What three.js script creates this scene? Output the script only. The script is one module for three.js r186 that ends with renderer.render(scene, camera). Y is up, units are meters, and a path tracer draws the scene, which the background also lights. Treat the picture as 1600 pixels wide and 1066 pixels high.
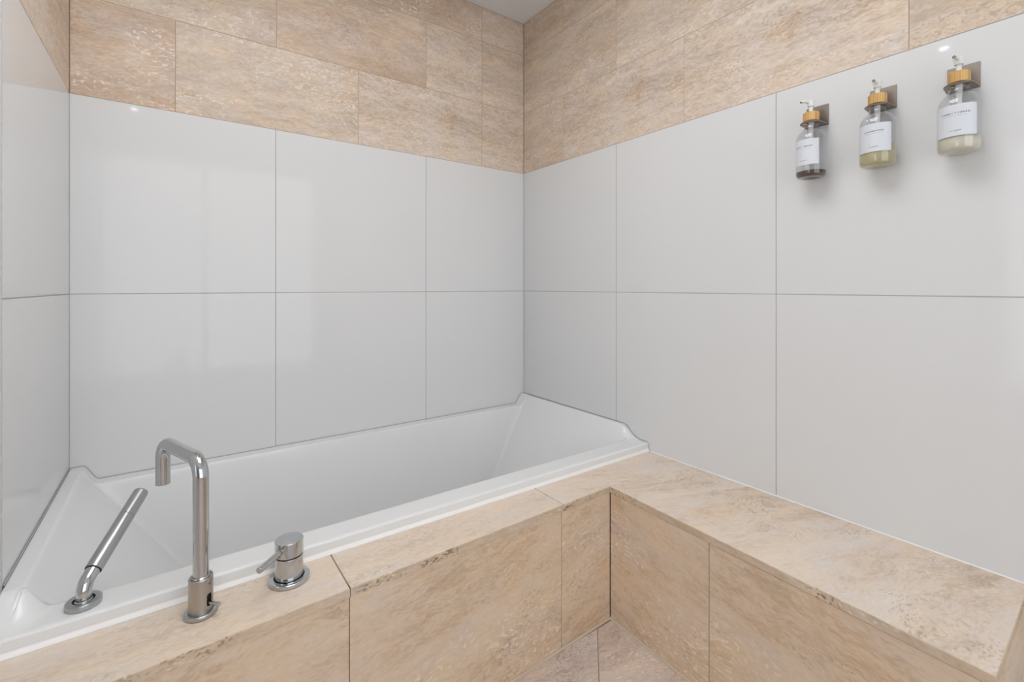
import * as THREE from 'three';
import { RectAreaLightUniformsLib } from 'three/addons/lights/RectAreaLightUniformsLib.js';
import { mergeGeometries } from 'three/addons/utils/BufferGeometryUtils.js';
import { Brush, Evaluator, SUBTRACTION } from 'three-bvh-csg';

// ------------------------------------------------------------------ camera, sky, lights, exposure
const scene = new THREE.Scene();
const EYE = 1.0453;                                    // eye height above the floor (floor = 0)
const F = 731.2;                                       // focal length in pixels of a 1600 x 1066 frame
const camera = new THREE.PerspectiveCamera(2 * Math.atan(533 / F) * 180 / Math.PI, 1600 / 1066, 0.02, 60);
camera.position.set(-1.4769, EYE, 1.9339);
camera.rotation.set(0, -0.6273, 0);
camera.setViewOffset(1600, 1066, 0, 85.2, 1600, 1066); // level camera with the lens shifted down
camera.updateProjectionMatrix();

const renderer = new THREE.WebGLRenderer({ antialias: true });
renderer.toneMapping = THREE.LinearToneMapping;
renderer.toneMappingExposure = 0.585;
renderer.shadowMap.enabled = true;
RectAreaLightUniformsLib.init();

scene.background = new THREE.Color().setRGB(0.92, 0.95, 0.99);   // overcast sky outside the window
scene.backgroundIntensity = 4.0;

const CEIL = 2.409;
const PANEL_POWER = 4.6;         // large flush ceiling panel, out of view, placed to light the alcove
const DOWN_POWER = 50;           // small recessed ceiling lamps, out of view, placed for wall light and glints
const unseenCeilingPanels = [[-1.15, 1.3, 0.9, 0.9]];
const unseenDownlights = [[-0.5, 0.48, 1.35, 1], [-1.2, 0.55, 0.95, 1], [-0.42, 1.3, 0.3, 1], [-1.714, 2.66, 1.4, 0.65], [-2.082, 1.22, 1.4, 0.65]];   // x, z, share of the power, size

// ------------------------------------------------------------------ helpers
let seed = 1;
const rnd = () => { seed = (seed * 1664525 + 1013904223) >>> 0; return seed / 4294967296; };
const used = {};
function numbered(name) {
  const n = used[name] = (used[name] ?? -1) + 1;
  return n ? name + '_' + String(n).padStart(3, '0') : name;
}
function mesh(name, geo, mat, parent, label) {
  const m = new THREE.Mesh(geo, mat);
  m.name = parent ? name : numbered(name);
  m.castShadow = m.receiveShadow = true;
  if (label) m.userData.label = label;
  (parent ?? scene).add(m);
  return m;
}
function thing(name, label, category, [x, y, z] = [0, 0, 0], turn = 0, group) {
  const o = new THREE.Group();
  o.name = numbered(name); o.position.set(x, y, z); o.rotation.y = turn;
  o.userData = { label, category };
  if (group) o.userData.group = group;
  scene.add(o);
  return o;
}
function structure(name, geo, mat) {
  const o = geo ? mesh(name, geo, mat) : new THREE.Group();
  if (!geo) { o.name = name; scene.add(o); }
  o.userData.kind = 'structure';
  return o;
}
const V = (x, y, z) => new THREE.Vector3(x, y, z);
const sstep = (a, b, x) => { const t = Math.min(1, Math.max(0, (x - a) / (b - a))); return t * t * (3 - 2 * t); };
function box(x0, x1, y0, y1, z0, z1) {
  const g = new THREE.BoxGeometry(x1 - x0, y1 - y0, z1 - z0);
  g.translate((x0 + x1) / 2, (y0 + y1) / 2, (z0 + z1) / 2);
  return g;
}
const lathe = (pts, seg = 48, a = 0, b = Math.PI * 2) => new THREE.LatheGeometry(pts.map(([r, y]) => new THREE.Vector2(r, y)), seg, a, b);

// a flat stone or glass piece: polygon outline (metres), thickness, small chamfer on its face; the face lies at local z = 0
function piece(outline, thick, chamfer) {
  const s = new THREE.Shape(outline.map(([x, y]) => new THREE.Vector2(x, y)));
  const g = new THREE.ExtrudeGeometry(s, { depth: thick - chamfer, bevelEnabled: true, bevelThickness: chamfer, bevelSize: chamfer, bevelOffset: -chamfer, bevelSegments: 1, curveSegments: 8 });
  g.translate(0, 0, -thick);
  const p = g.attributes.position;                       // ExtrudeGeometry also bevels the back; push that back flat
  for (let i = 0; i < p.count; i++) if (p.getZ(i) < -thick) p.setZ(i, -thick);
  return g;
}
const rect = (x0, x1, y0, y1) => [[x0, y0], [x1, y0], [x1, y1], [x0, y1]];
const basis = (x, y, z, o = [0, 0, 0]) => new THREE.Matrix4().makeBasis(V(...x), V(...y), V(...z)).setPosition(...o);
const ON_BACK = basis([1, 0, 0], [0, 1, 0], [0, 0, 1]);
const ON_RIGHT = basis([0, 0, 1], [0, 1, 0], [-1, 0, 0]);
const ON_LEFT = (x) => basis([0, 0, -1], [0, 1, 0], [1, 0, 0], [x, 0, 0]);
const ON_TOP = (y) => basis([1, 0, 0], [0, 0, -1], [0, 1, 0], [0, y, 0]);

// stone pieces look up a sheet of TW x TH metres at a random place that lies within the sheet
const TW = 1.4, TH = 0.7;
function stoneUV(g, turnUV = 0, at) {
  const uv = g.attributes.uv, c = Math.cos(turnUV), s = Math.sin(turnUV);
  let lo = [1e9, 1e9], hi = [-1e9, -1e9];
  for (let i = 0; i < uv.count; i++) {
    const u = uv.getX(i) * c - uv.getY(i) * s, v = uv.getX(i) * s + uv.getY(i) * c;
    uv.setXY(i, u, v);
    lo = [Math.min(lo[0], u), Math.min(lo[1], v)]; hi = [Math.max(hi[0], u), Math.max(hi[1], v)];
  }
  const ou = (at ? at[0] : rnd()) * Math.max(0, TW - (hi[0] - lo[0])) - lo[0], ov = (at ? at[1] : rnd()) * Math.max(0, TH - (hi[1] - lo[1])) - lo[1];
  for (let i = 0; i < uv.count; i++) uv.setXY(i, (uv.getX(i) + ou) / TW, (uv.getY(i) + ov) / TH);
  return g;
}

// ------------------------------------------------------------------ procedural stone
const LAT = new Float32Array(65536);
{ const keep = seed; seed = 77; for (let i = 0; i < 65536; i++) LAT[i] = rnd(); seed = keep; }
function noise(x, y) {
  const xi = Math.floor(x), yi = Math.floor(y); let fx = x - xi, fy = y - yi;
  fx = fx * fx * (3 - 2 * fx); fy = fy * fy * (3 - 2 * fy);
  const a = xi & 255, b = (xi + 1) & 255, c = (yi & 255) << 8, d = ((yi + 1) & 255) << 8;
  const p = LAT[a | c], q = LAT[b | c], r = LAT[a | d], s = LAT[b | d];
  return p + (q - p) * fx + (r - p) * fy + (p - q - r + s) * fx * fy;
}
const fbm = (x, y) => noise(x, y) * 0.53 + noise(x * 2.1 + 7, y * 2.1 + 3) * 0.3 + noise(x * 4.3 + 1, y * 4.3 + 9) * 0.17;
const bytes = (hex) => [hex >> 16 & 255, hex >> 8 & 255, hex & 255];
// o: base, dark, pale, speck colours; streak = strength of fine vein lines; cloud, specks, veins = strengths; warp = how wavy
function stone(o, W = 2048, H = 1024) {
  const col = new Uint8Array(W * H * 4), hgt = new Uint8Array(W * H * 4), base = bytes(o.base), dark = bytes(o.dark), pale = bytes(o.pale), speck = bytes(o.speck);
  const k = o.seed * 13.7;
  for (let j = 0; j < H; j++) for (let i = 0; i < W; i++) {
    const x = i / W * TW, y = j / H * TH;
    const wv = (fbm(x * 3.2 + k, y * 4 + k) - 0.5) * o.warp + (noise(x * 30 + k, y * 36) - 0.5) * 0.012 + (noise(x * 85, y * 100 + k) - 0.5) * 0.004;
    const yy = y + wv;
    const band = noise(x * 1.3 + k, yy * 17 + k) * 0.55 + noise(x * 3.6 + 5, yy * 44 + k) * 0.45;
    const mid = noise(x * 26 + k, yy * 95) * 0.55 + noise(x * 60 + 3, yy * 190 + k) * 0.45;
    const fine = noise(x * 120 + k, yy * 330 + k);
    const cloud = fbm(x * 5 + k + 30, y * 8 + k), hue = fbm(x * 11 + k, y * 17 + 70) - 0.5;
    const grain = LAT[(i * 7 + j * 131 + (i * j & 1023)) & 65535];
    const d = 0.74 * ((band - 0.5) * 1.5 * o.band + (mid - 0.5) * 1.3 * o.streak + (fine - 0.5) * 1.0 * o.streak + (cloud - 0.5) * 1.6 * o.cloud) + (grain - 0.5) * 0.18;
    // broken pale lines along the bedding
    const ln = 1 - Math.min(1, Math.abs(noise(x * 9 + k, yy * 70 + 40) - 0.5) * 11);
    const lm = sstep(0.5, 0.72, noise(x * 13 + 9 + k, y * 34 + k));
    // filled pores: short pale specks in clusters
    const cl = sstep(0.46, 0.72, fbm(x * 4 + 61 + k, y * 7 + 13));
    const sp = sstep(0.70, 0.84, noise(x * 105 + k, yy * 230 + 3)) * (0.12 + cl) * o.specks + ln * lm * o.lines;
    // open pores: small dark pits in clusters
    const dv = sstep(0.55, 0.74, fbm(x * 6 + 17 + k, yy * 11 + k)) * sstep(0.60, 0.78, noise(x * 170 + k, yy * 300 + 51)) * o.veins;
    const q = (j * W + i) * 4, t = Math.max(-1, Math.min(1, d));
    for (let c = 0; c < 3; c++) {
      let v = t < 0 ? base[c] + (dark[c] - base[c]) * -t : base[c] + (pale[c] - base[c]) * t;
      v += (speck[c] - v) * Math.min(0.85, sp);
      v += (dark[c] * 0.68 - v) * Math.min(0.8, dv);
      v += hue * [10, 0, -16][c];
      col[q + c] = Math.max(0, Math.min(255, v));
    }
    col[q + 3] = 255;
    const h = 150 + d * 45 - dv * 110 - (grain > 0.985 ? 40 : 0);
    hgt[q] = hgt[q + 1] = hgt[q + 2] = Math.max(0, Math.min(255, h)); hgt[q + 3] = 255;
  }
  const tex = (a, srgb) => {
    const t = new THREE.DataTexture(a, W, H); t.wrapS = t.wrapT = THREE.RepeatWrapping; t.magFilter = THREE.LinearFilter; t.minFilter = THREE.LinearFilter;
    if (srgb) t.colorSpace = THREE.SRGBColorSpace; t.needsUpdate = true; return t;
  };
  return new THREE.MeshStandardMaterial({ map: tex(col, true), bumpMap: tex(hgt), bumpScale: 0.0006, roughness: o.rough ?? 0.5 });
}
const S_WALL = { base: 0xd3c0ad, dark: 0xb39b82, pale: 0xe9dccd, speck: 0xf2e9de, band: 0.7, streak: 0.75, cloud: 0.7, specks: 0.55, lines: 0.14, veins: 0.22, warp: 0.03 };
const wallStone = [
  stone({ ...S_WALL, seed: 1 }),
  stone({ ...S_WALL, seed: 2, base: 0xd7c5b4, specks: 0.35, warp: 0.02, streak: 0.9 }),
  stone({ ...S_WALL, seed: 3, base: 0xcfb8a4, specks: 0.9, band: 0.5, cloud: 0.9 }),
];
const deckStone = stone({ ...S_WALL, seed: 4, base: 0xe4d2bf, dark: 0xc6b09a, pale: 0xebe0d5, specks: 0.3, lines: 0.15, veins: 0.2, streak: 0.65, warp: 0.05 });
const benchStone = stone({ ...S_WALL, seed: 5, base: 0xe6d4c2, dark: 0xc2aa93, pale: 0xeee5dc, specks: 0.3, lines: 0.12, veins: 0.27, band: 0.8, streak: 0.6, cloud: 1.0, warp: 0.12 });
const edgeStone = stone({ ...S_WALL, seed: 8, base: 0xccb69c, dark: 0xa88c6e, pale: 0xe0cdb8, veins: 0.9, warp: 0.06, rough: 0.65 }, 1024, 512);
const fasciaStone = stone({ ...S_WALL, seed: 6, base: 0xdbc4aa, dark: 0xba9d7f, pale: 0xe4d2be, specks: 0.5, lines: 0.15, veins: 0.25, warp: 0.05 });
const floorStone = stone({ ...S_WALL, seed: 7, base: 0xcdbcb0, dark: 0xa8948a, pale: 0xdfd3ca, specks: 0.5, lines: 0.1, veins: 0.28, band: 0.7, warp: 0.08 });

const phys = (o) => new THREE.MeshPhysicalMaterial(o);
const rgb = (r, g, b) => new THREE.Color().setRGB(r, g, b);
const M = {
  glass: phys({ color: rgb(0.755, 0.756, 0.757), roughness: 0.045, ior: 1.5, specularIntensity: 0.55 }),
  tub: phys({ color: rgb(0.82, 0.823, 0.825), roughness: 0.18, ior: 1.5 }),
  groutPale: new THREE.MeshStandardMaterial({ color: rgb(0.46, 0.46, 0.46), roughness: 0.9 }),
  groutTan: new THREE.MeshStandardMaterial({ color: rgb(0.30, 0.19, 0.12), roughness: 0.95 }),
  caulk: new THREE.MeshStandardMaterial({ color: rgb(0.92, 0.91, 0.90), roughness: 0.5 }),
  caulkTan: new THREE.MeshStandardMaterial({ color: rgb(0.56, 0.46, 0.36), roughness: 0.6 }),
  paint: new THREE.MeshStandardMaterial({ color: rgb(0.80, 0.82, 0.82), roughness: 0.8 }),
  wallPaint: new THREE.MeshStandardMaterial({ color: rgb(0.78, 0.78, 0.77), roughness: 0.85 }),
  edge: phys({ color: rgb(0.56, 0.56, 0.56), roughness: 0.3 }),
  trim: phys({ color: rgb(0.85, 0.86, 0.86), roughness: 0.3 }),
  chrome: new THREE.MeshStandardMaterial({ color: rgb(0.55, 0.57, 0.585), metalness: 1, roughness: 0.1 }),
  satin: new THREE.MeshStandardMaterial({ color: rgb(0.47, 0.485, 0.495), metalness: 1, roughness: 0.32 }),
  worn: new THREE.MeshStandardMaterial({ color: rgb(0.49, 0.45, 0.42), metalness: 1, roughness: 0.36 }),
  steel: new THREE.MeshStandardMaterial({ color: rgb(0.27, 0.232, 0.20), metalness: 1, roughness: 0.34 }),
  rubberAndShade: new THREE.MeshStandardMaterial({ color: rgb(0.02, 0.02, 0.02), roughness: 0.6 }),  // black rubber, also used for shade in the spout slot and mixer gap
  plastic: phys({ color: rgb(0.82, 0.82, 0.80), roughness: 0.35 }),
  clear: phys({ color: rgb(0.945, 0.95, 0.955), roughness: 0.0, transmission: 1, thickness: 0, ior: 1.5 }),
  pane: phys({ color: rgb(1, 1, 1), roughness: 0.0, transmission: 1, thickness: 0, ior: 1.5 }),
  wood: new THREE.MeshStandardMaterial({ color: rgb(0.16, 0.10, 0.06), roughness: 0.5 }),
  lampGlow: new THREE.MeshStandardMaterial({ color: rgb(0.9, 0.9, 0.9), emissive: rgb(0.975, 0.985, 1), emissiveIntensity: 4 }),
};

// ------------------------------------------------------------------ room
const XL = -1.7306;          // face of the panels on the left wall
const YJ = EYE - 0.0233;     // horizontal joint between the panel rows
const YB = YJ + 0.61;        // top of the panels
const ROOM_X = -4.0, ROOM_Z = 3.4, T = 0.15;

const floor = structure('floor', box(ROOM_X - T, T, -0.2, -0.0015, -T, ROOM_Z + T), M.groutTan);
{ // diagonal travertine tiles
  const a = 0.457, o = [-0.466, 0.969], dirU = [-0.7071, 0.7071], dirV = [0.7071, 0.7071];
  const clip = (poly, f) => {
    const out = [];
    poly.forEach((p, i) => {
      const q = poly[(i + 1) % poly.length], fp = f(p), fq = f(q);
      if (fp >= 0) out.push(p);
      if ((fp > 0 && fq < 0) || (fp < 0 && fq > 0)) { const t = fp / (fp - fq); out.push([p[0] + (q[0] - p[0]) * t, p[1] + (q[1] - p[1]) * t]); }
    });
    return out;
  };
  for (let i = -4; i < 14; i++) for (let j = -12; j < 6; j++) {
    const c = (u, v) => { const uu = (i - 0.3 + u) * a, vv = (j + v) * a; return [o[0] + dirU[0] * uu + dirV[0] * vv, o[1] + dirU[1] * uu + dirV[1] * vv]; };
    const e = 0.0022;
    let poly = [c(e, e), c(1 - e, e), c(1 - e, 1 - e), c(e, 1 - e)];
    for (const f of [(p) => p[0] - ROOM_X - 0.004, (p) => -0.2 - p[0], (p) => p[1] - 0.93, (p) => ROOM_Z - 0.004 - p[1]]) poly = clip(poly, f);
    if (poly.length < 3) continue;
    const pts = poly.map(([x, z]) => [x, -z]);
    let area = 0; pts.forEach((p, n) => { const q = pts[(n + 1) % pts.length]; area += p[0] * q[1] - p[1] * q[0]; });
    if (Math.abs(area) < 0.002) continue;
    if (area < 0) pts.reverse();
    mesh('tile', stoneUV(piece(pts, 0.01, 0.0008), 0.1).applyMatrix4(ON_TOP(0)), floorStone, floor);
  }
}
const ceiling = structure('ceiling', box(ROOM_X - T, T, CEIL, CEIL + 0.15, -T, ROOM_Z + T), M.paint);

const GP = 0.0014, GT = 0.0005, SHY = 0.0006;   // half joint widths; depth of joints below the faces
function cladding(wall, place, panelCols, rowCols, x0, x1, flip) {
  // panelCols: limits of the glass panels; rowCols: three rows of travertine joints
  const rows = [[EYE - 0.66, YJ], [YJ, YB]];
  for (const [y0, y1] of rows) for (let i = 0; i + 1 < panelCols.length; i++)
    mesh('panel', piece(rect(panelCols[i] + (i ? GP : 0), panelCols[i + 1] - (i + 2 < panelCols.length ? GP : 0), y0 + GP, y1 - GP), 0.01, 0.0006).applyMatrix4(place), M.glass, wall);
  const ty = [YB, EYE + 0.8935, EYE + 1.1965, CEIL - 0.001];
  for (let r = 0; r < 3; r++) {
    const cs = [x0, ...rowCols[r], x1];
    for (let i = 0; i + 1 < cs.length; i++)
      mesh('tile', stoneUV(piece(rect(cs[i] + GT, cs[i + 1] - GT, ty[r] + GT, ty[r + 1] - GT), 0.0102 + rnd() * 0.0006, 0.0005).translate(0, 0, (rnd() - 0.5) * 0.0006), flip).applyMatrix4(place), wallStone[Math.floor(rnd() * 2.99)], wall);
  }
}
seed = 11;
const wallBack = structure('wall_back', box(XL - 0.3, T, -0.2, CEIL, -T, -0.008), M.wallPaint);
mesh('panel_grout', box(XL - 0.01, 0, 0.3, YB, -0.008, -SHY), M.groutPale, wallBack);
mesh('tile_grout', box(XL - 0.01, 0, YB, CEIL, -0.008, -SHY), M.groutTan, wallBack);
cladding(wallBack, ON_BACK, [XL + 0.0005, -1.1655, -0.5531, -0.0005], [[-1.4695, -0.857, -0.256], [-1.163, -0.5525, -0.256], [-1.47, -0.857, -0.256]], XL + 0.001, -0.001, 0);

const wallRight = structure('wall_right', box(0.008, T, -0.2, CEIL, -0.008, ROOM_Z + T), M.wallPaint);
mesh('panel_grout', box(SHY, 0.008, 0.3, YB, 0, 1.95), M.groutPale, wallRight);
mesh('tile_grout', box(SHY, 0.008, YB, CEIL, 0, 1.95), M.groutTan, wallRight);
cladding(wallRight, ON_RIGHT, [0.0005, 0.6273, 1.2568, 1.886], [[0.304, 0.942, 1.572], [0.626, 1.256], [0.304, 0.942, 1.572]], 0.001, 1.886, 0);

const ZE = 0.693;            // where the panels on the left wall end
const wallLeft = structure('wall_left', box(ROOM_X, XL - 0.0145, 0, CEIL, -T, 0.98), M.wallPaint);
mesh('panel_grout', box(XL - 0.0145, XL - SHY, 0.3, YB, 0, ZE - 0.005), M.groutPale, wallLeft);
mesh('tile_grout', box(XL - 0.0145, XL - SHY, YB, CEIL, 0, ZE - 0.005), M.groutTan, wallLeft);
cladding(wallLeft, ON_LEFT(XL), [-ZE + 0.004, -0.0005], [[-0.33], [-0.61], [-0.33]], -ZE + 0.004, -0.001, 0);
mesh('edge_trim', box(XL - 0.0145, XL + 0.0006, 0.3, CEIL, ZE - 0.004, ZE), M.edge, wallLeft, 'pale edge strip closing the end of the panels');

// far and front walls, behind the camera, with unseen windows and an unseen door
const WZ0 = 1.15, WZ1 = 2.3, WY0 = 0.2, WY1 = 2.25;
const wallFar = structure('wall_far', mergeGeometries([
  box(ROOM_X - T, ROOM_X, -0.2, CEIL, 0.98, WZ0), box(ROOM_X - T, ROOM_X, -0.2, CEIL, WZ1, ROOM_Z + T),
  box(ROOM_X - T, ROOM_X, -0.2, WY0, WZ0, WZ1), box(ROOM_X - T, ROOM_X, WY1, CEIL, WZ0, WZ1)]), M.wallPaint);
const FX0 = -2.25, FX1 = -0.2;
const wallFront = structure('wall_front', mergeGeometries([box(ROOM_X - T, -3.6, 0, CEIL, ROOM_Z, ROOM_Z + T), box(-3.6, -2.75, 2.05, CEIL, ROOM_Z, ROOM_Z + T), box(-2.75, FX0, 0, CEIL, ROOM_Z, ROOM_Z + T),
  box(FX0, FX1, 0, WY0, ROOM_Z, ROOM_Z + T), box(FX0, FX1, WY1, CEIL, ROOM_Z, ROOM_Z + T), box(FX1, 0.008, 0, CEIL, ROOM_Z, ROOM_Z + T)]), M.wallPaint);
function windowUnit(name, w, place) {                        // local: x along the wall, y up, z outwards
  const win = structure(name), fr = [], h = WY1 - WY0;
  for (const y of [0, h - 0.05]) fr.push(box(0, w, y, y + 0.05, 0.04, 0.10));
  for (const x of [0, w / 2 - 0.025, w - 0.05]) fr.push(box(x, x + 0.05, 0.05, h - 0.05, 0.04, 0.10));
  mesh('window_frame', mergeGeometries(fr).applyMatrix4(place), M.trim, win);
  for (const [a, b] of [[0.05, w / 2 - 0.025], [w / 2 + 0.025, w - 0.05]]) mesh('pane', box(a, b, 0.05, h - 0.05, 0.072, 0.074).applyMatrix4(place), M.pane, win);
}
windowUnit('unseen_window_1', WZ1 - WZ0, basis([0, 0, 1], [0, 1, 0], [-1, 0, 0], [ROOM_X, WY0, WZ0]));  // out of view, placed to brighten the right wall
windowUnit('unseen_window_2', FX1 - FX0, basis([1, 0, 0], [0, 1, 0], [0, 0, 1], [FX0, WY0, ROOM_Z]));  // out of view, placed to light the back wall and tub front
const door = structure('unseen_door_1', box(-3.59, -2.76, 0.002, 2.04, ROOM_Z + 0.02, ROOM_Z + 0.06), M.wood);  // out of view, placed to give the chrome darker reflections
mesh('door_handle', box(-2.86, -2.83, 0.98, 1.1, ROOM_Z - 0.03, ROOM_Z + 0.02), M.satin, door);

// ------------------------------------------------------------------ unseen lamps in the ceiling, kind and strength chosen for the light they give
unseenCeilingPanels.forEach(([x, z, w, d]) => {
  const t = thing('unseen_ceiling_light', 'flat square white ceiling light in front of the tub, out of view, placed to light the walls softly', 'ceiling light', [x, CEIL, z]);
  mesh('frame', mergeGeometries([box(-w / 2 - 0.02, w / 2 + 0.02, -0.03, 0, -d / 2 - 0.02, -d / 2), box(-w / 2 - 0.02, w / 2 + 0.02, -0.03, 0, d / 2, d / 2 + 0.02),
    box(-w / 2 - 0.02, -w / 2, -0.03, 0, -d / 2, d / 2), box(w / 2, w / 2 + 0.02, -0.03, 0, -d / 2, d / 2)]), M.trim, t);
  mesh('diffuser', box(-w / 2, w / 2, -0.024, 0, -d / 2, d / 2), M.lampGlow, t);
  const l = new THREE.RectAreaLight(rgb(0.975, 0.985, 1), PANEL_POWER, w, d);
  l.position.set(0, -0.032, 0); l.rotation.x = -Math.PI / 2; t.add(l);
});
const downLabels = ['round recessed ceiling lamp, out of view, placed to light the right end of the tub', 'round recessed ceiling lamp, out of view, placed to light the left half of the tub', 'round recessed ceiling lamp, out of view above the stone bench, placed to cast the bottle shadows', 'round recessed ceiling lamp, out of view near the front wall, placed to glint in the back panels', 'round recessed ceiling lamp, out of view beyond the end of the left wall, placed to glint in the right panels'];
unseenDownlights.forEach(([x, z, share, size], i) => {
  const t = thing('unseen_downlight', downLabels[i], 'unseen_downlight', [x, CEIL, z]);
  mesh('trim_ring', lathe([[0.033 * size, 0], [0.033 * size, -0.006], [0.050, -0.006], [0.054, -0.002], [0.054, 0]], 40), M.trim, t);
  mesh('lens', lathe([[0, -0.003], [0.033 * size, -0.003], [0.033 * size, 0], [0, 0]], 40), M.lampGlow, t);
  const l = new THREE.RectAreaLight(rgb(0.975, 0.985, 1), DOWN_POWER * share, 0.056 * size, 0.056 * size);
  l.position.set(0, -0.008, 0); l.rotation.x = -Math.PI / 2; t.add(l);
});

// ------------------------------------------------------------------ L-shaped travertine ledge
const DECK = EYE - 0.63;
const tilt = (z) => -0.0065 * Math.max(0, z - 0.8);        // the bench drops a little towards its open end
const zFront = (x) => 0.921 + 0.028 * (-0.361 - x);        // front edge of the tub deck
const xFront = (z) => -0.361 - 0.034 * (z - 0.921);        // front edge of the bench
const BE = 1.78;                                           // end of the bench
seed = 5;
const ledge = thing('stone_ledge', 'L-shaped travertine ledge that fronts the bathtub and turns into a bench along the right wall', 'ledge');
{
  const sheared = (g) => { const p = g.attributes.position; for (let i = 0; i < p.count; i++) p.setY(i, p.getY(i) + tilt(p.getZ(i))); g.computeVertexNormals(); return g; };
  const j = 0.0006, th = 0.019;
  const top = (poly, mat, turn, at) => mesh('slab', sheared(stoneUV(piece(poly.map(([x, z]) => [x, -z]), th, 0.0013), turn, at).applyMatrix4(ON_TOP(DECK))), [mat, edgeStone], ledge);
  const seams = [XL - 0.012, -1.1765, -0.562];
  for (let i = 0; i < 2; i++) top([[seams[i] + j, zFront(seams[i])], [seams[i + 1] - j, zFront(seams[i + 1])], [seams[i + 1] - j, 0.79], [seams[i] + j, 0.79]], deckStone, 0);
  top([[-0.562 + j, zFront(-0.562)], [-0.361, 0.921], [xFront(BE), BE], [-0.0015, BE - 0.006], [-0.0015, 0.79], [-0.562 + j, 0.79]], benchStone, 0.35, [0.4, 0.5]);
  // mortar core
  const core = new THREE.Shape([[XL - 0.012, -0.8], [-0.02, -0.8], [-0.02, -BE + 0.016], [xFront(BE) + 0.014, -BE + 0.016], [-0.347, -0.907], [XL - 0.012, -zFront(XL) + 0.014]].map(([a, b]) => new THREE.Vector2(a, b)));
  mesh('core', new THREE.ExtrudeGeometry(core, { depth: DECK - th - 0.0105, bevelEnabled: false }).applyMatrix4(ON_TOP(0.0)), M.groutTan, ledge);
  // fascia tiles
  const y0 = 0.001, y1 = DECK - th - 0.0012, rec = 0.0015;
  const ang = Math.atan(0.028);
  const tubFace = (x) => basis([Math.cos(ang), 0, -Math.sin(ang)], [0, 1, 0], [Math.sin(ang), 0, Math.cos(ang)], [x, 0, zFront(x) - rec]);
  const fs = [XL - 0.012, -1.1775, -0.569, -0.3592];
  for (let i = 0; i < 3; i++) { const w = fs[i + 1] - fs[i]; mesh('fascia_tile', stoneUV(piece(rect(0.0007, w - 0.0007, y0, y1), 0.0115, 0.0006), -0.12).applyMatrix4(tubFace(fs[i])), fasciaStone, ledge); }
  const an2 = Math.atan(0.034);
  const benchFace = (z) => basis([-Math.sin(an2), 0, Math.cos(an2)], [0, 1, 0], [-Math.cos(an2), 0, -Math.sin(an2)], [xFront(z) + rec, 0, z]);
  const bs = [0.921, 1.2635, BE - 0.001];
  for (let i = 0; i < 2; i++) { const w = bs[i + 1] - bs[i]; mesh('fascia_tile', sheared(stoneUV(piece(rect(0.0007, w - 0.0007, y0, y1), 0.0115, 0.0006), 0.15).applyMatrix4(benchFace(bs[i]))), fasciaStone, ledge); }
  mesh('end_tile', sheared(stoneUV(piece(rect(xFront(BE) + 0.003, -0.002, y0, y1), 0.0115, 0.0006)).applyMatrix4(basis([1, 0, 0], [0, 1, 0], [0, 0, 1], [0, 0, BE - 0.006]))), fasciaStone, ledge);
  // sealant along the floor and along the right wall
  const bead = (pts, r, mat, name) => mesh(name, sweep(line(pts), r, 12), mat, ledge);
  bead([V(XL, 0.0005, zFront(XL)), V(-0.361, 0.0005, 0.922)], 0.0045, M.caulkTan, 'floor_sealant');
  bead([V(-0.362, 0.0005, 0.922), V(xFront(BE), 0.0005, BE)], 0.0045, M.caulkTan, 'floor_sealant');
  bead([V(-0.001, DECK + tilt(0.8), 0.8), V(-0.001, DECK + tilt(BE), BE)], 0.0022, M.caulk, 'wall_sealant');
}
function line(pts) { const c = new THREE.CurvePath(); for (let i = 0; i + 1 < pts.length; i++) c.add(new THREE.LineCurve3(pts[i], pts[i + 1])); return c; }
// a bent tube: straight runs joined by rounded corners of radius r
function bent(pts, r) {
  const c = new THREE.CurvePath(); let from = pts[0];
  for (let i = 1; i + 1 < pts.length; i++) {
    const a = pts[i].clone().sub(pts[i - 1]).normalize(), b = pts[i + 1].clone().sub(pts[i]).normalize();
    const ang = a.angleTo(b), t = r * Math.tan(ang / 2), p = pts[i].clone().addScaledVector(a, -t), q = pts[i].clone().addScaledVector(b, t);
    c.add(new THREE.LineCurve3(from, p));
    const n = a.clone().cross(b).normalize(), inward = n.clone().cross(a), centre = p.clone().addScaledVector(inward, r);
    let prev = p;
    for (let k = 1; k <= 12; k++) { const w = p.clone().sub(centre).applyAxisAngle(n, ang * k / 12).add(centre); c.add(new THREE.LineCurve3(prev, w)); prev = w; }
    from = q;
  }
  c.add(new THREE.LineCurve3(from, pts[pts.length - 1]));
  return c;
}
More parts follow.
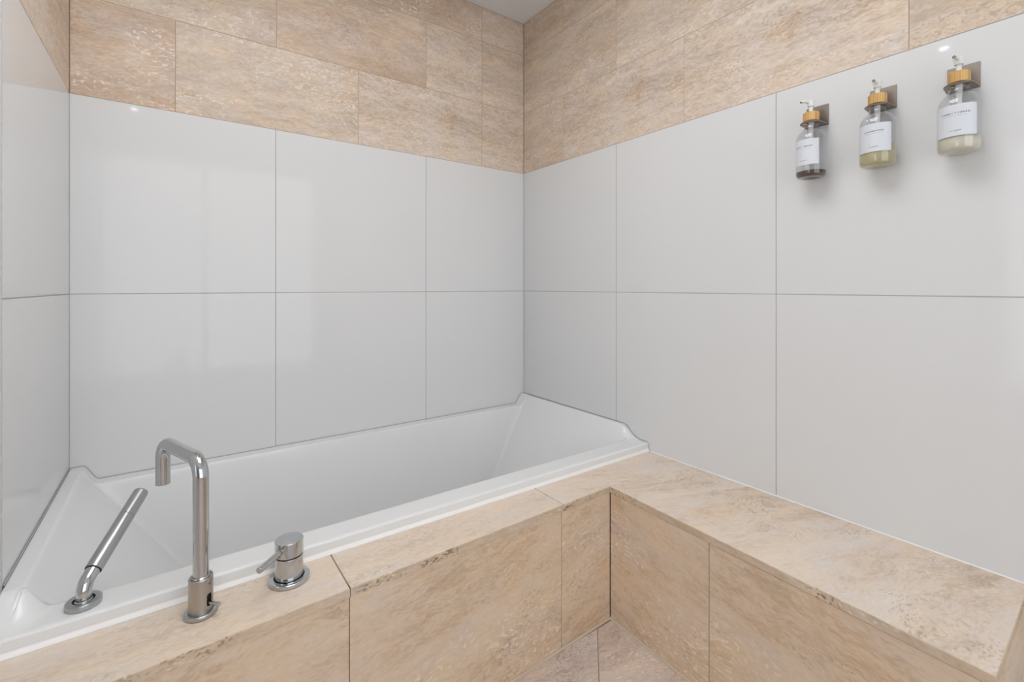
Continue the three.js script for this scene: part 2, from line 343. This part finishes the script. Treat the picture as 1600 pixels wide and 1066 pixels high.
// sweep a circle along listed points with parallel frames, closed ends
function sweep(curve, r, around = 32) {
  const pts = [curve.curves[0].v1.clone(), ...curve.curves.map((s) => s.v2.clone())];
  const pos = [], idx = [], n = pts.length;
  let t = pts[1].clone().sub(pts[0]).normalize(), u = Math.abs(t.y) > 0.9 ? V(1, 0, 0) : V(0, 1, 0);
  u.addScaledVector(t, -u.dot(t)).normalize();
  for (let i = 0; i < n; i++) {
    const a = i ? pts[i].clone().sub(pts[i - 1]).normalize() : null, b = i + 1 < n ? pts[i + 1].clone().sub(pts[i]).normalize() : null;
    const tt = a && b ? a.clone().add(b).normalize() : (a ?? b);
    u.addScaledVector(tt, -u.dot(tt)).normalize();
    const v = tt.clone().cross(u), rr = typeof r === 'function' ? r(i / (n - 1)) : r;
    for (let k = 0; k <= around; k++) { const w = k / around * Math.PI * 2; const p = pts[i].clone().addScaledVector(u, Math.cos(w) * rr).addScaledVector(v, Math.sin(w) * rr); pos.push(p.x, p.y, p.z); }
  }
  for (let i = 0; i + 1 < n; i++) for (let k = 0; k < around; k++) { const a = i * (around + 1) + k, b = a + around + 1; idx.push(a, a + 1, b, b, a + 1, b + 1); }
  const g = new THREE.BufferGeometry(); g.setAttribute('position', new THREE.Float32BufferAttribute(pos, 3)); g.setIndex(idx); g.computeVertexNormals();
  return g;
}

// ------------------------------------------------------------------ bathtub
const tub = thing('bathtub', 'white built-in bathtub with raised ends and a low front rim', 'bathtub');
{
  const RIM = EYE - 0.597, UP = 0.046, X0 = XL + 0.002, X1 = -0.002, Z0 = 0.002;
  const fall = (z, z0, z1) => Math.pow(1 - Math.min(1, Math.max(0, (z - z0) / (z1 - z0))), 2.2);   // ogee that ends the raised rims
  const raise = (x, z) => UP * Math.max(sstep(-0.060, -0.014, x) * fall(z, 0.683, 0.760), sstep(-1.662, -1.700, x) * fall(z, 0.722, 0.788));
  const smax = (a, b, k) => { const h = Math.max(0, k - Math.abs(a - b)) / k; return Math.max(a, b) + h * h * k / 4; };
  const smin = (a, b, k) => -smax(-a, -b, k);
  // the basin: sloping ends, steep sides and a floor that meet in soft fillets, cut off by the rim
  const basin = (x, z) => {
    const ends = Math.max(RIM + UP - Math.max(0, -0.020 - x) * 1.46, RIM + UP - Math.max(0, x + 1.698) * 1.37);
    const sides = Math.max(RIM - 0.003 + (z - 0.7165) * 8, RIM - 0.003 - (z - 0.0555) * 7);
    return smin(RIM + raise(x, z), smax(smax(ends, sides, 0.055), RIM - 0.352, 0.05), 0.006);
  };
  const rims = [];
  // insets left, right, back; front z; corner radius; height
  const R = (l, r, b, f, rad, y) => rims.push([X0 + l, X1 - r, Z0 + b, f, rad, typeof y === 'function' ? y : () => y]);
  R(0.004, 0.004, 0.004, 0.770, 0.002, RIM - 0.10);
  R(0.004, 0.004, 0.004, 0.784, 0.002, RIM - 0.0215);
  R(0.000, 0.000, 0.000, 0.7905, 0.004, RIM - 0.0212);
  R(0.000, 0.000, 0.000, 0.7910, 0.004, RIM - 0.0205);
  R(0.000, 0.000, 0.000, 0.7910, 0.004, (x, z) => RIM + raise(x, z) - 0.0055);
  R(0.0002, 0.0002, 0.0002, 0.7907, 0.004, (x, z) => RIM + raise(x, z) - 0.0042);
  R(0.0008, 0.0008, 0.0008, 0.7895, 0.004, (x, z) => RIM + raise(x, z) - 0.002);
  R(0.003, 0.003, 0.003, 0.7865, 0.004, basin);
  const inset = [[0.012, 0.007, 0.008, 0.780, 0.005], [0.020, 0.010, 0.018, 0.766, 0.006], [0.026, 0.014, 0.032, 0.748, 0.008], [0.030, 0.017, 0.042, 0.732, 0.012], [0.033, 0.020, 0.048, 0.724, 0.016], [0.037, 0.024, 0.0515, 0.7195, 0.020],
    [0.043, 0.030, 0.0535, 0.7170, 0.026], [0.052, 0.040, 0.0550, 0.7155, 0.032], [0.064, 0.053, 0.0570, 0.7135, 0.040], [0.080, 0.070, 0.0595, 0.7110, 0.048], [0.100, 0.090, 0.0625, 0.7080, 0.056], [0.125, 0.112, 0.066, 0.7045, 0.066],
    [0.155, 0.138, 0.0705, 0.7000, 0.078], [0.190, 0.166, 0.0755, 0.6950, 0.090], [0.225, 0.194, 0.0805, 0.6900, 0.100], [0.255, 0.220, 0.0865, 0.6840, 0.108], [0.280, 0.242, 0.093, 0.677, 0.112], [0.305, 0.262, 0.102, 0.668, 0.114], [0.335, 0.285, 0.116, 0.654, 0.114], [0.38, 0.32, 0.145, 0.625, 0.11], [0.60, 0.55, 0.30, 0.50, 0.09]];
  for (const q of inset) R(...q, basin);
  const corner = 16, sideX = 120, sideZ = 48, ease = (t) => 0.5 - 0.5 * Math.cos(Math.PI * t);
  const pos = [], idx = []; let per = 0;
  for (const [x0, x1, z0, z1, r, yf] of rims) {
    const pts = [];                                       // x, z and how far round a corner towards an end
    const arc = (cx, cz, a0, w0) => { for (let k = 0; k < corner; k++) { const t = k / corner, a = a0 + t * Math.PI / 2; pts.push([cx + Math.cos(a) * r, cz + Math.sin(a) * r, sstep(0, 0.9, w0 ? 1 - t : t)]); } };
    const run = (ax, az, bx, bz, n, w) => { for (let k = 0; k < n; k++) { const t = ease(ease(k / n) * 0.5 + k / n * 0.5); pts.push([ax + (bx - ax) * t, az + (bz - az) * t, w]); } };
    arc(x1 - r, z1 - r, 0, 1); run(x1 - r, z1, x0 + r, z1, sideX, 0);
    arc(x0 + r, z1 - r, Math.PI / 2, 0); run(x0, z1 - r, x0, z0 + r, sideZ, 1);
    arc(x0 + r, z0 + r, Math.PI, 1); run(x0 + r, z0, x1 - r, z0, sideX, 0);
    arc(x1 - r, z0 + r, Math.PI * 1.5, 0); run(x1, z0 + r, x1, z1 - r, sideZ, 1);
    per = pts.length;
    for (const [x, z, w] of pts) pos.push(x, yf(x, z, w), z);
  }
  for (let i = 0; i + 1 < rims.length; i++) for (let k = 0; k < per; k++) { const a = i * per + k, b = i * per + (k + 1) % per, c = a + per, d = b + per; idx.push(a, c, b, b, c, d); }
  const mid = pos.length / 3; pos.push(-0.86, RIM - 0.353, 0.4);
  const last = (rims.length - 1) * per; for (let k = 0; k < per; k++) idx.push(last + k, mid, last + (k + 1) % per);
  const g = new THREE.BufferGeometry(); g.setAttribute('position', new THREE.Float32BufferAttribute(pos, 3)); g.setIndex(idx); g.computeVertexNormals();
  mesh('shell', g, M.tub, tub);
  const fillet = new THREE.Shape([[-0.783, 0.0004], [-0.7945, 0.0004], [-0.7925, 0.0045], [-0.7905, 0.0085], [-0.7895, 0.0122], [-0.783, 0.0122]].map(([a, b]) => new THREE.Vector2(a, b)));
  mesh('sealant', new THREE.ExtrudeGeometry(fillet, { depth: X1 - X0, bevelEnabled: false }).applyMatrix4(basis([0, 0, -1], [0, 1, 0], [1, 0, 0], [X0, DECK, 0])), M.caulk, tub, 'white sealant line between rim and stone');
  const S = 0.0018, gl = [], gb = [], gr = [];
  for (let k = 0; k <= 30; k++) gl.push(V(XL + S, RIM + raise(-1.72, S + (0.69 - S) * k / 30), S + (0.69 - S) * k / 30));
  for (let k = 0; k <= 160; k++) { const t = ease(k / 160), x = XL + S + (-2 * S - XL) * t; gb.push(V(x, RIM + raise(x, 0), S)); }
  for (let k = 0; k <= 40; k++) { const z = S + (0.785 - S) * k / 40; gr.push(V(-S, RIM + raise(-0.002, z), z)); }
  for (const q of [gl, gb, gr]) mesh('wall_sealant', sweep(line(q), 0.0016, 8), M.groutPale, tub, 'thin grey sealant line along the wall');
}

// ------------------------------------------------------------------ taps
const flange = (r, h, inner) => lathe([[inner, 0], [r - 0.0012, 0], [r, 0.0012], [r, h - 0.0015], [r - 0.0015, h], [inner + 0.0008, h], [inner, h - 0.0008], [inner, 0]], 64);
{ // spout with diverter
  const P = V(-1.433, DECK, 0.851);
  const t = thing('bath_faucet', 'tall chrome square-necked bath spout with tarnished base and diverter pin on the stone ledge', 'faucet', P.toArray());
  mesh('escutcheon', flange(0.0285, 0.008, 0.0205), M.satin, t);
  mesh('gasket', lathe([[0, 0.0005], [0.0208, 0.0005], [0.0208, 0.0068], [0, 0.0068]], 40), M.rubberAndShade, t);
  const outer = new Brush(lathe([[0, 0.004], [0.0195, 0.004], [0.0205, 0.0055], [0.0205, 0.070], [0.0199, 0.0715], [0.0172, 0.0715], [0.0164, 0.068], [0, 0.068]], 72));
  const a = Math.atan2(0.64, 0.77);                      // direction of the slot round the base (from +z towards +x)
  const slotShape = new THREE.Shape(); slotShape.absarc(0, 0.037, 0.0052, 0, Math.PI, false); slotShape.absarc(0, 0.023, 0.0052, Math.PI, Math.PI * 2, false);
  const cut = new Brush(new THREE.ExtrudeGeometry(slotShape, { depth: 0.03, bevelEnabled: false, curveSegments: 10 }).translate(0, 0, 0.0105).rotateY(a));
  const hole = new Brush(new THREE.CylinderGeometry(0.0016, 0.0016, 0.02, 16).rotateX(Math.PI / 2).translate(0, 0.0605, 0.0245).rotateY(a));
  outer.updateMatrixWorld(); cut.updateMatrixWorld(); hole.updateMatrixWorld();
  const ev = new Evaluator(); ev.useGroups = false; ev.attributes = ['position', 'normal'];
  const body = ev.evaluate(ev.evaluate(outer, cut, SUBTRACTION), hole, SUBTRACTION);
  const base = mesh('base', body.geometry, M.worn, t, 'tarnished brownish metal base of the spout');
  mesh('slot_shade', new THREE.ExtrudeGeometry(slotShape, { depth: 0.002, bevelEnabled: false, curveSegments: 10 }).translate(0, 0, 0.0107).rotateY(a), M.rubberAndShade, base);  // black backing stands in for the shade inside the slot
  mesh('set_screw', new THREE.CylinderGeometry(0.0015, 0.0015, 0.002, 12).rotateX(Math.PI / 2).translate(0, 0.0605, 0.0152).rotateY(a), M.rubberAndShade, base);
  mesh('diverter_pin', mergeGeometries([new THREE.CylinderGeometry(0.0033, 0.0033, 0.030, 20).rotateX(Math.PI / 2).translate(0, 0.0245, 0.027), new THREE.CylinderGeometry(0.0042, 0.0042, 0.006, 20).rotateX(Math.PI / 2).translate(0, 0.0245, 0.0415)]).rotateX(0).rotateY(a), M.chrome, t);
  const top = 0.295, end = V(-0.061, 0, -0.177);
  const spout = mesh('spout', sweep(bent([V(0, 0.067, 0), V(0, top, 0), V(end.x, top, end.z), V(end.x, 0.206, end.z)], 0.034), 0.0135, 40), M.chrome, t);
  mesh('collar', lathe([[0.0132, 0.0675], [0.0152, 0.0675], [0.0158, 0.069], [0.0152, 0.0725], [0.0136, 0.0735]], 48), M.chrome, spout);
  mesh('aerator', lathe([[0.0105, 0.001], [0.0135, 0.001], [0.0135, -0.0005], [0.0128, -0.0015], [0.011, -0.0015], [0.0105, 0.004], [0, 0.004]], 40).translate(end.x, 0.2055, end.z), M.satin, spout);
}
{ // single-lever mixer
  const P = V(-1.274, DECK, 0.837);
  const t = thing('mixer_valve', 'short round chrome mixer valve with a thin side lever on the stone ledge', 'mixer', P.toArray());
  mesh('escutcheon', flange(0.0410, 0.009, 0.0300), M.chrome, t);
  mesh('gasket', lathe([[0, 0.0005], [0.0303, 0.0005], [0.0303, 0.0062], [0, 0.0062]], 40), M.rubberAndShade, t);
  mesh('body', lathe([[0, 0.005], [0.0272, 0.005], [0.0280, 0.006], [0.0280, 0.053], [0.0272, 0.054], [0, 0.054]], 64), M.chrome, t);
  mesh('shadow_gap', lathe([[0.0255, 0.0535], [0.0255, 0.058]], 40), M.rubberAndShade, t);  // black sleeve gives the gap its shade
  const cap = mesh('cap', lathe([[0, 0.0565], [0.0274, 0.0565], [0.0282, 0.0572], [0.0282, 0.0862], [0.0270, 0.0875], [0.015, 0.0878], [0, 0.0878]], 64), M.chrome, t);
  const d = V(-0.71, 0, 0.70).normalize(), from = V(0, 0.074, 0).addScaledVector(d, 0.022), to = V(0, 0.074, 0).addScaledVector(d, 0.094);
  mesh('lever', sweep(line([from, to.clone().addScaledVector(d, -0.001), to]), (s) => s > 0.99 ? 0.0054 : 0.0062, 24), M.chrome, t);
  const e = mesh('lever_end', new THREE.CircleGeometry(0.0055, 24), M.satin, t);
  e.position.copy(to); e.quaternion.setFromUnitVectors(V(0, 0, 1), d);
}
{ // hand shower holder on the rim, and the stick shower resting in it
  const RIM = EYE - 0.597, P = V(-1.612, RIM + 0.0004, 0.752);
  const w = V(0.067, 0.086, -0.132), dir = w.clone().normalize(), start = V(0.011, 0.050, -0.020);
  const bend = start.clone().addScaledVector(dir, -0.0228 / Math.hypot(dir.x, dir.z));
  bend.x = 0; bend.z = 0;
  const t = thing('shower_holder', 'bent chrome holder elbow with a round flange on the tub rim', 'shower holder', P.toArray());
  mesh('escutcheon', flange(0.0268, 0.0108, 0.0165), M.satin, t);
  mesh('gasket', lathe([[0, 0.0005], [0.0168, 0.0005], [0.0168, 0.0075], [0, 0.0075]], 40), M.rubberAndShade, t);
  const s2 = bend.clone().addScaledVector(dir, 0.034);
  mesh('elbow', sweep(bent([V(0, 0.006, 0), bend, s2], 0.026), 0.0120, 36), M.chrome, t);
  mesh('base_ring', lathe([[0.0117, 0.0065], [0.0140, 0.0065], [0.0140, 0.0095], [0.0121, 0.0115]], 40), M.chrome, t);
  const hs = thing('hand_shower', 'slim satin chrome stick hand shower leaning over the tub', 'hand shower', P.clone().add(bend).addScaledVector(dir, 0.0285).toArray());
  hs.quaternion.setFromUnitVectors(V(0, 1, 0), dir);
  mesh('handle', lathe([[0.0123, 0.006], [0.0123, 0], [0.0138, 0], [0.0145, 0.001], [0.0145, 0.111], [0.0142, 0.1118], [0, 0.1118]], 48), M.satin, hs);
  mesh('spray_head', lathe([[0, 0.1120], [0.0142, 0.1120], [0.0145, 0.1126], [0.0143, 0.168], [0.0137, 0.1705], [0.011, 0.1715], [0, 0.1715]], 48), M.satin, hs);
  mesh('rim_seal', lathe([[0.0122, 0.001], [0.0122, -0.0006], [0.0138, -0.0006], [0.0140, 0.0006]], 40), M.rubberAndShade, hs);
}

// ------------------------------------------------------------------ soap bottles in wall brackets
const bambooTex = (() => {
  const c = document.createElement('canvas'); c.width = 256; c.height = 64; const x = c.getContext('2d');
  x.fillStyle = '#d9ad6c'; x.fillRect(0, 0, 256, 64); seed = 21;
  for (let i = 0; i < 90; i++) { x.fillStyle = ['rgba(150,98,40,0.25)', 'rgba(240,208,150,0.35)', 'rgba(190,140,76,0.3)'][i % 3]; x.fillRect(rnd() * 256, 0, 1 + rnd() * 7, 64); }
  const t = new THREE.CanvasTexture(c); t.colorSpace = THREE.SRGBColorSpace; t.wrapS = THREE.RepeatWrapping; return t;
})();
M.bamboo = new THREE.MeshStandardMaterial({ map: bambooTex, roughness: 0.55 });
function labelMaterial(title, share) {
  const W = 608, H = 696, c = document.createElement('canvas'); c.width = W; c.height = H; const x = c.getContext('2d');
  x.fillStyle = '#dcdfe6'; x.fillRect(0, 0, W, H);
  x.textAlign = 'center'; x.textBaseline = 'middle'; x.fillStyle = '#2a303a';
  x.font = 'bold 46px sans-serif';
  // wide, spaced capitals
  const spaced = [...title], unit = share * W / spaced.length;
  spaced.forEach((ch, i) => { x.save(); x.translate(W / 2 + (i - (spaced.length - 1) / 2) * unit, H * 0.275); x.scale(ch === 'I' ? 1 : Math.min(1.3, unit / 34), 1); if (ch === 'I') x.fillRect(-3.5, -17, 7, 34); else x.fillText(ch, 0, 0); x.restore(); });
  // small print, too fine to read
  const fine = (y, w, h, color, from = 0, to = 1) => { x.fillStyle = color; for (let u = from; u < to; u += 0.028) if (Math.sin(u * 91) > -0.86) x.fillRect(W / 2 + (u - 0.5) * w, y, w * 0.015, h); };
  fine(H * 0.345, share * W * 0.82, 13, 'rgba(96,104,116,0.62)');
  fine(H * 0.815, W * 0.27, 16, 'rgba(80,88,100,0.7)', 0, 0.48);
  fine(H * 0.812, W * 0.27, 20, '#3a4252', 0.5, 1);
  fine(H * 0.86, W * 0.12, 9, 'rgba(110,118,130,0.5)');
  const t = new THREE.CanvasTexture(c); t.colorSpace = THREE.SRGBColorSpace;
  return new THREE.MeshStandardMaterial({ map: t, roughness: 0.45 });
}
const bottleProfile = [[0, 0.0055], [0.012, 0.0050], [0.021, 0.0022], [0.027, 0.0004], [0.031, 0.0008], [0.0345, 0.0036], [0.0366, 0.0080], [0.0375, 0.0140], [0.0375, 0.100], [0.0373, 0.106], [0.0362, 0.1125], [0.0335, 0.120], [0.0290, 0.1270], [0.0235, 0.1325], [0.0195, 0.1365], [0.0178, 0.1400], [0.0174, 0.1440], [0.0174, 0.1565]];
const BY = EYE + 0.2995;
function bracket(z, label) {
  const t = thing('wall_bracket', label, 'bracket', [0, EYE + 0.4525, z], -Math.PI / 2, 'metal bottle brackets on the right wall');
  // local: x along the wall, y up, z away from the wall
  const sq = new THREE.Shape(); const h = 0.028, r = 0.0015;
  sq.moveTo(-h + r, 0); sq.lineTo(h - r, 0); sq.quadraticCurveTo(h, 0, h, r); sq.lineTo(h, 0.0565 - r); sq.quadraticCurveTo(h, 0.0565, h - r, 0.0565); sq.lineTo(-h + r, 0.0565); sq.quadraticCurveTo(-h, 0.0565, -h, 0.0565 - r); sq.lineTo(-h, r); sq.quadraticCurveTo(-h, 0, -h + r, 0);
  mesh('plate', new THREE.ExtrudeGeometry(sq, { depth: 0.0016, bevelEnabled: true, bevelThickness: 0.0004, bevelSize: 0.0004, bevelOffset: -0.0004, bevelSegments: 1 }).translate(0, 0, 0.0006), M.steel, t);
  const ring = new THREE.Shape(), R = 0.0262, d = 0.044;
  ring.moveTo(-h, 0.0008); ring.lineTo(h, 0.0008); ring.lineTo(h, 0.012); ring.lineTo(R, d - 0.004);
  ring.absarc(0, d, R, -0.15, Math.PI + 0.15, false); ring.lineTo(-h, 0.012);
  const hole = new THREE.Path(); hole.absarc(0, d, 0.0184, 0, Math.PI * 2, true); ring.holes.push(hole);
  mesh('ring_shelf', new THREE.ExtrudeGeometry(ring, { depth: 0.0018, bevelEnabled: true, bevelThickness: 0.0004, bevelSize: 0.0004, bevelOffset: -0.0004, bevelSegments: 1, curveSegments: 32 }).rotateX(Math.PI / 2).translate(0, 0.0004, 0), M.steel, t);
  return t;
}
function bottle(z, turn, nozzleTurn, label, title, share, liquid, outlet) {
  const t = thing('soap_bottle', label, 'soap bottle', [-0.044, BY, z], turn, 'pump bottles in brackets on the right wall');
  const inner = bottleProfile.slice(1, -1).map(([r, y], i) => i < 6 ? [Math.max(0, r - 0.0008 * i / 6 * 1.5), y + 0.0013] : [r - 0.0012, y]).reverse();
  mesh('bottle', lathe([...bottleProfile, [0.0168, 0.1572], [0.0162, 0.1565], ...inner, [0, 0.0068]], 64), M.clear, t);
  const R = 0.0360, prof = [[0, 0.0074]];
  for (const [r, y] of bottleProfile.slice(1)) if (y < liquid.level - 0.001 && r > 0.005) prof.push([Math.min(r - 0.0016, R), y + 0.0019]);
  prof.push([R, liquid.level], [0, liquid.level]);
  mesh('liquid', lathe(prof, 56), liquid.material, t, liquid.label);
  mesh('label', lathe([[0.0377, 0.0325], [0.0377, 0.1175 - 0.0155]].map(([r, y]) => [r, y]), 40, -Math.PI / 2 - 58 * Math.PI / 180, 116 * Math.PI / 180), labelMaterial(title, share), t, 'white printed paper label');
  mesh('dip_tube', lathe([[0.0026, 0.0090], [0.0026, 0.100], [0.0050, 0.103], [0.0054, 0.108], [0.0054, 0.130], [0.0062, 0.132], [0.0062, 0.157]], 24), M.plastic, t);
  mesh('collar', lathe([[0.0176, 0.1575], [0.0189, 0.1575], [0.0194, 0.1582], [0.0194, 0.1802], [0.0186, 0.1815], [0.006, 0.1815]], 48), M.bamboo, t, 'bamboo screw collar');
  const head = new THREE.Group(); head.name = 'pump'; head.rotation.y = nozzleTurn; t.add(head);
  mesh('stem', lathe([[0.0072, 0.1812], [0.0062, 0.1830], [0.0050, 0.1845], [0.0050, 0.2010], [0, 0.2010]], 28), M.plastic, head);
  mesh('head', lathe([[0.0048, 0.1995], [0.0076, 0.1992], [0.0080, 0.2000], [0.0088, 0.2070], [0.0104, 0.2115], [0.0108, 0.2140], [0.0096, 0.2160], [0, 0.2168]], 36), M.plastic, head);
  const c = line([V(-0.004, 0.2122, 0), V(-0.012, 0.2126, 0), V(-0.020, 0.2126, 0), V(-0.026, 0.2114, 0), V(-0.0295, 0.2094, 0)]);
  mesh('nozzle', sweep(c, (s) => 0.0048 - 0.0016 * s, 20), M.plastic, head);
  const o = mesh('outlet', new THREE.CylinderGeometry(0.0018, 0.0018, 0.001, 16), outlet, head);
  o.position.set(-0.0296, 0.2093, 0); o.quaternion.setFromUnitVectors(V(0, 1, 0), V(-0.87, -0.5, 0).normalize());
  return t;
}
const deg = Math.PI / 180;
const gel = (r, g, b, tr) => phys({ color: rgb(r, g, b), roughness: 0.35, transmission: tr, thickness: 0 });
bracket(1.3700, 'square taupe metal bracket holding the body wash bottle');
bracket(1.5210, 'square taupe metal bracket holding the shampoo bottle');
bracket(1.6715, 'square taupe metal bracket holding the conditioner bottle');
bottle(1.3700, -9 * deg, -22 * deg, 'clear body wash pump bottle, nearly empty with a brown rest at its bottom', 'BODY WASH', 0.62, { level: 0.0175, material: gel(0.085, 0.042, 0.024, 0.0), label: 'dark brown liquid rest' }, M.rubberAndShade);
bottle(1.5210, 3 * deg, -2 * deg, 'clear shampoo pump bottle with yellowish liquid about a third full', 'SHAMPOO', 0.55, { level: 0.051, material: gel(0.80, 0.73, 0.44, 0.45), label: 'pale yellow translucent liquid' }, gel(0.55, 0.53, 0.47, 0));
bottle(1.6715, 1 * deg, -6 * deg, 'clear conditioner pump bottle with creamy liquid at its bottom', 'CONDITIONER', 0.66, { level: 0.037, material: gel(0.86, 0.81, 0.64, 0.15), label: 'creamy pale liquid' }, gel(0.62, 0.54, 0.30, 0));

renderer.render(scene, camera);
